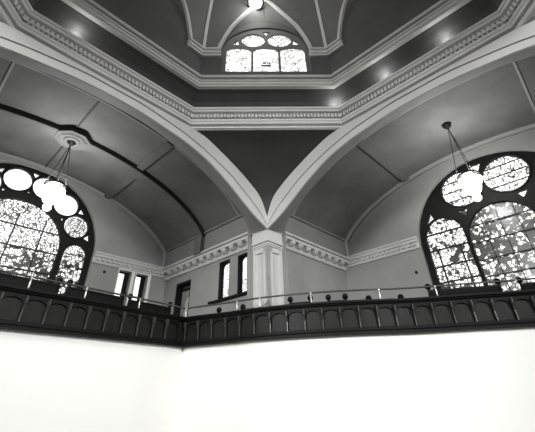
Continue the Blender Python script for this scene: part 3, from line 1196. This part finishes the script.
PEWS_L = [((-2.15, 9.05), 1.95, 2.72, 'dark bench at the picture edge behind the left gallery rail'),
          ((.02, 9.2), 1.95, 2.70, 'dark bench behind the left rail below the big stained window'),
          ((2.1, 9.4), 1.72, 2.69, 'dark bench behind the left rail below the two narrow bright windows'),
          ((4.0, 9.6), 1.6, 2.66, 'dark bench at the corner end of the left gallery')]
for (uv, ln, zt, lab) in PEWS_L:
    p = Vector(xy(*uv))
    a, b = Vector(xy(0, 8.2)), Vector(xy(4.8, 8.75))
    pew(p, (b - a).normalized(), ln, zt, lab, True)
PEWS_R = [((5.5, 7.45), .9, 2.32, 'short bench with ball finials left of the pale pier'),
          ((6.3, 5.1), .62, 2.36, 'short bench with ball finials in front of the pale pier'),
          ((6.95, 4.15), .5, 2.34, 'short bench with ball finials just right of the pier'),
          ((8.0, 3.15), .95, 2.26, 'dark bench under the blank plaster of the right end wall'),
          ((9.3, 1.35), 1.9, 2.5, 'long dark bench below the right stained window'),
          ((10.4, -.85), 1.9, 2.5, 'dark bench at the right picture edge')]
for (uv, ln, zt, lab) in PEWS_R:
    p, t = closest(*uv)
    p = p + Vector((-t.y, t.x)) * .5
    pew(p, t, ln, zt, lab, True)

# ------------------------------------------------------------------ lamps
def chandelier(base, zlamp, nchain, label, rosette):
    bx = Vector((base.x, base.y, 0))
    root = empty('chandelier', base)
    tag(root, label, 'chandelier')
    mb = MB()
    if rosette:
        mb.lathe(base, [(.001, -.16), (.05, -.16), (.07, -.1), (.14, -.07), (.16, -.03), (.16, 0), (.001, .01)], 20)
    else:
        mb.lathe(base, [(.001, -.2), (.05, -.2), (.06, -.12), (.13, -.09), (.16, -.03), (.16, .02), (.001, .03)], 20)
    mb.build('ceiling_hook', M['iron'], root, smooth=True)
    top = base - ZV * .14
    zr = zlamp + EYE + .35
    for k in range(nchain):
        a = 2 * math.pi * k / nchain + .5
        mb = MB()
        e = bx + Vector((math.cos(a) * .32, math.sin(a) * .32, zr))
        mb.pipe([top, e], .013, 6)
        mb.build('chain', M['iron'], root)
    mb = MB()
    mb.lathe(bx + ZV * zr, [(.31, -.03), (.35, -.03), (.35, .02), (.31, .02), (.31, -.03)], 24)
    for k in range(4):
        a = math.pi / 2 * k
        d = Vector((math.cos(a), math.sin(a), 0))
        mb.pipe([bx + ZV * zr + d * .33, bx + ZV * (zr - .2) + d * .2, bx + ZV * (zr - .5)], .015, 6)
    mb.build('lamp_ring', M['iron'], root)
    n = 8
    for k in range(n):
        a = 2 * math.pi * k / n
        mb = MB()
        mb.ball(bx + Vector((math.cos(a) * .25, math.sin(a) * .25, zlamp + EYE + .14)), .13, 16)
        mb.build('glass_globe', M['bulb'], root, smooth=True)
    mb = MB()
    mb.lathe(bx + ZV * (zlamp + EYE - .1), [(.001, -.3), (.1, -.27), (.2, -.16), (.26, .0), (.27, .1), (.001, .1)], 24)
    mb.build('glass_bowl', M['bulb'], root, smooth=True)
    if True:
        mb = MB()
        mb.ball(bx + ZV * (zlamp + EYE - .48), .13, 16)
        mb.build('glass_globe', M['bulb'], root, smooth=True)
    return root


bl = W(.26, 10.56, 8.1)
mb = MB()
mb.lathe(bl, [(.001, -.05), (.15, -.05), (.18, -.03), (.22, -.045), (.26, -.03), (.29, .0), (.29, .03), (.001, .04)], 32)
structure(mb.build('trim_rosette', M['boss'], smooth=True), 'round plaster rosette in the boss of the left vault', 'rosette')
chandelier(bl - ZV * .02, 5.82, 4, 'glowing chandelier hanging on four rods from the rosette on the left', True)
br_ = W(9.88, .22, 8.37)
chandelier(br_, 5.72, 3, 'glowing chandelier hanging on three rods from the plain vault on the right', False)

# lamp hanging on the near face of the dome above the far window
mb = MB()
lp = Vector((-.34, 4.95, 12.85 + EYE))
root = empty('dome_lamp', lp)
tag(root, 'round bright lamp above the dome window', 'lamp')
mb.lathe(lp, [(.3, .06), (.34, .0), (.34, -.05), (.3, -.07), (.27, -.05), (.27, .06)], 24)
mb.build('lamp_rim', M['iron'], root)
mb = MB(); mb.ball(lp, .25, 18, .55); mb.build('glass_globe', M['cove_bulb'], root, smooth=True)
mb = MB(); mb.pipe([lp + ZV * .1, lp + ZV * .9 - Vector((0, .35, 0)) * 0], .02, 6); mb.build('lamp_stem', M['iron'], root)

# small bulbs standing on the ledge of the dentilled cornice
COVE = [((-2.9, 'v'), 'bulb glowing on the cornice ledge at the upper left of the photo'),
        ((2.42, 'd'), 'bulb glowing on the cornice ledge at the right end of the far side'),
        ((.75, 'u'), 'bulb glowing on the right cornice ledge nearest the far corner'),
        ((-1.2, 'u'), 'bulb glowing on the right cornice ledge towards the picture edge')]
for (x, side), lab in COVE:
    a = 6.07
    if side == 'v': p = W(x * .5, a, 8.08)
    elif side == 'u': p = W(a, x, 8.08)
    else: p = Vector((x, a, 8.08 + EYE))
    root = empty('cove_lamp', p)
    tag(root, lab, 'lamp')
    mb = MB(); mb.lathe(p, [(.05, 0), (.05, .03), (.025, .035), (.025, .05)], 10); mb.build('lamp_holder', M['iron'], root)
    mb = MB(); mb.ball(p + ZV * .08, .04, 10); mb.build('bulb', M['cove_bulb'], root, smooth=True)
    ld = bpy.data.lights.new('cove_light', 'POINT')
    ld.energy = 8; ld.shadow_soft_size = .06
    lo = bpy.data.objects.new('cove_light', ld); COL.objects.link(lo); lo.location = p + ZV * .14 - Vector((p.x, p.y, 0)).normalized() * .2

# ------------------------------------------------------------------ light, world, camera
wd = bpy.data.worlds.new('world'); sc.world = wd; wd.use_nodes = True
bg = wd.node_tree.nodes['Background']
bg.inputs['Color'].default_value = (1, 1, .98, 1)
bg.inputs['Strength'].default_value = .16


def light(name, kind, loc, energy, size=None, target=None):
    ld = bpy.data.lights.new(name, kind)
    ld.energy = energy
    if size: 
        ld.shape = 'RECTANGLE'; ld.size, ld.size_y = size; ld.spread = math.radians(80)
    lo = bpy.data.objects.new(name, ld); COL.objects.link(lo); lo.location = loc
    if target is not None:
        lo.rotation_euler = (Vector(target) - Vector(loc)).to_track_quat('-Z', 'Y').to_euler()
    return lo


# area lights added behind the camera as daylight from unseen, unbuilt windows
light('rear_fill_left', 'AREA', W(-13, 0, 7.2), 680, (4, 4), W(3, 2, 3))
light('rear_fill_right', 'AREA', W(0, -13, 7.2), 680, (4, 4), W(2, 3, 3))
light('dome_fill', 'AREA', (0, -5.2, 10.9 + EYE), 62, (2.8, 2.4), (0, 5, 11.6 + EYE))  # unseen fill added to brighten the dome; this drum side has no window
ld = bpy.data.lights.new('dome_lamp_light', 'POINT'); ld.energy = 32; ld.shadow_soft_size = .2
lo = bpy.data.objects.new('dome_lamp_light', ld); COL.objects.link(lo); lo.location = lp + Vector((0, -.25, -.35))
for arm, base, z in (('left', bl, 5.82), ('right', br_, 5.72)):
    ld = bpy.data.lights.new('chandelier_light_' + arm, 'POINT'); ld.energy = 430; ld.shadow_soft_size = .3
    lo = bpy.data.objects.new('chandelier_light_' + arm, ld); COL.objects.link(lo); lo.location = (base.x, base.y, z + EYE + .42)

cam = bpy.data.cameras.new('camera')
cam.sensor_fit = 'HORIZONTAL'
cam.sensor_width = 36
cam.lens = 337.67 / 535 * 36
cam.shift_x = 2 / 535
cam.shift_y = -46 / 535
cam.clip_start = .05
yaw, pitch, roll = .02945, .59049, -.02542
fw = Vector((math.sin(yaw) * math.cos(pitch), math.cos(yaw) * math.cos(pitch), math.sin(pitch)))
r = Vector((math.cos(yaw), -math.sin(yaw), 0)); u = r.cross(fw)
r2 = r * math.cos(roll) + u * math.sin(roll); u2 = -r * math.sin(roll) + u * math.cos(roll)
m = Matrix.Identity(4)
for i in range(3):
    m[i][0], m[i][1], m[i][2] = r2[i], u2[i], -fw[i]
m[0][3], m[1][3], m[2][3] = -.33307, -2.39519, EYE
co = bpy.data.objects.new('camera', cam); COL.objects.link(co); co.matrix_world = m
sc.camera = co
sc.view_settings.view_transform = 'Standard'
sc.view_settings.look = 'None'
sc.view_settings.exposure = 0.42
sc.view_settings.gamma = 1.0
sc.view_settings.use_curve_mapping = False
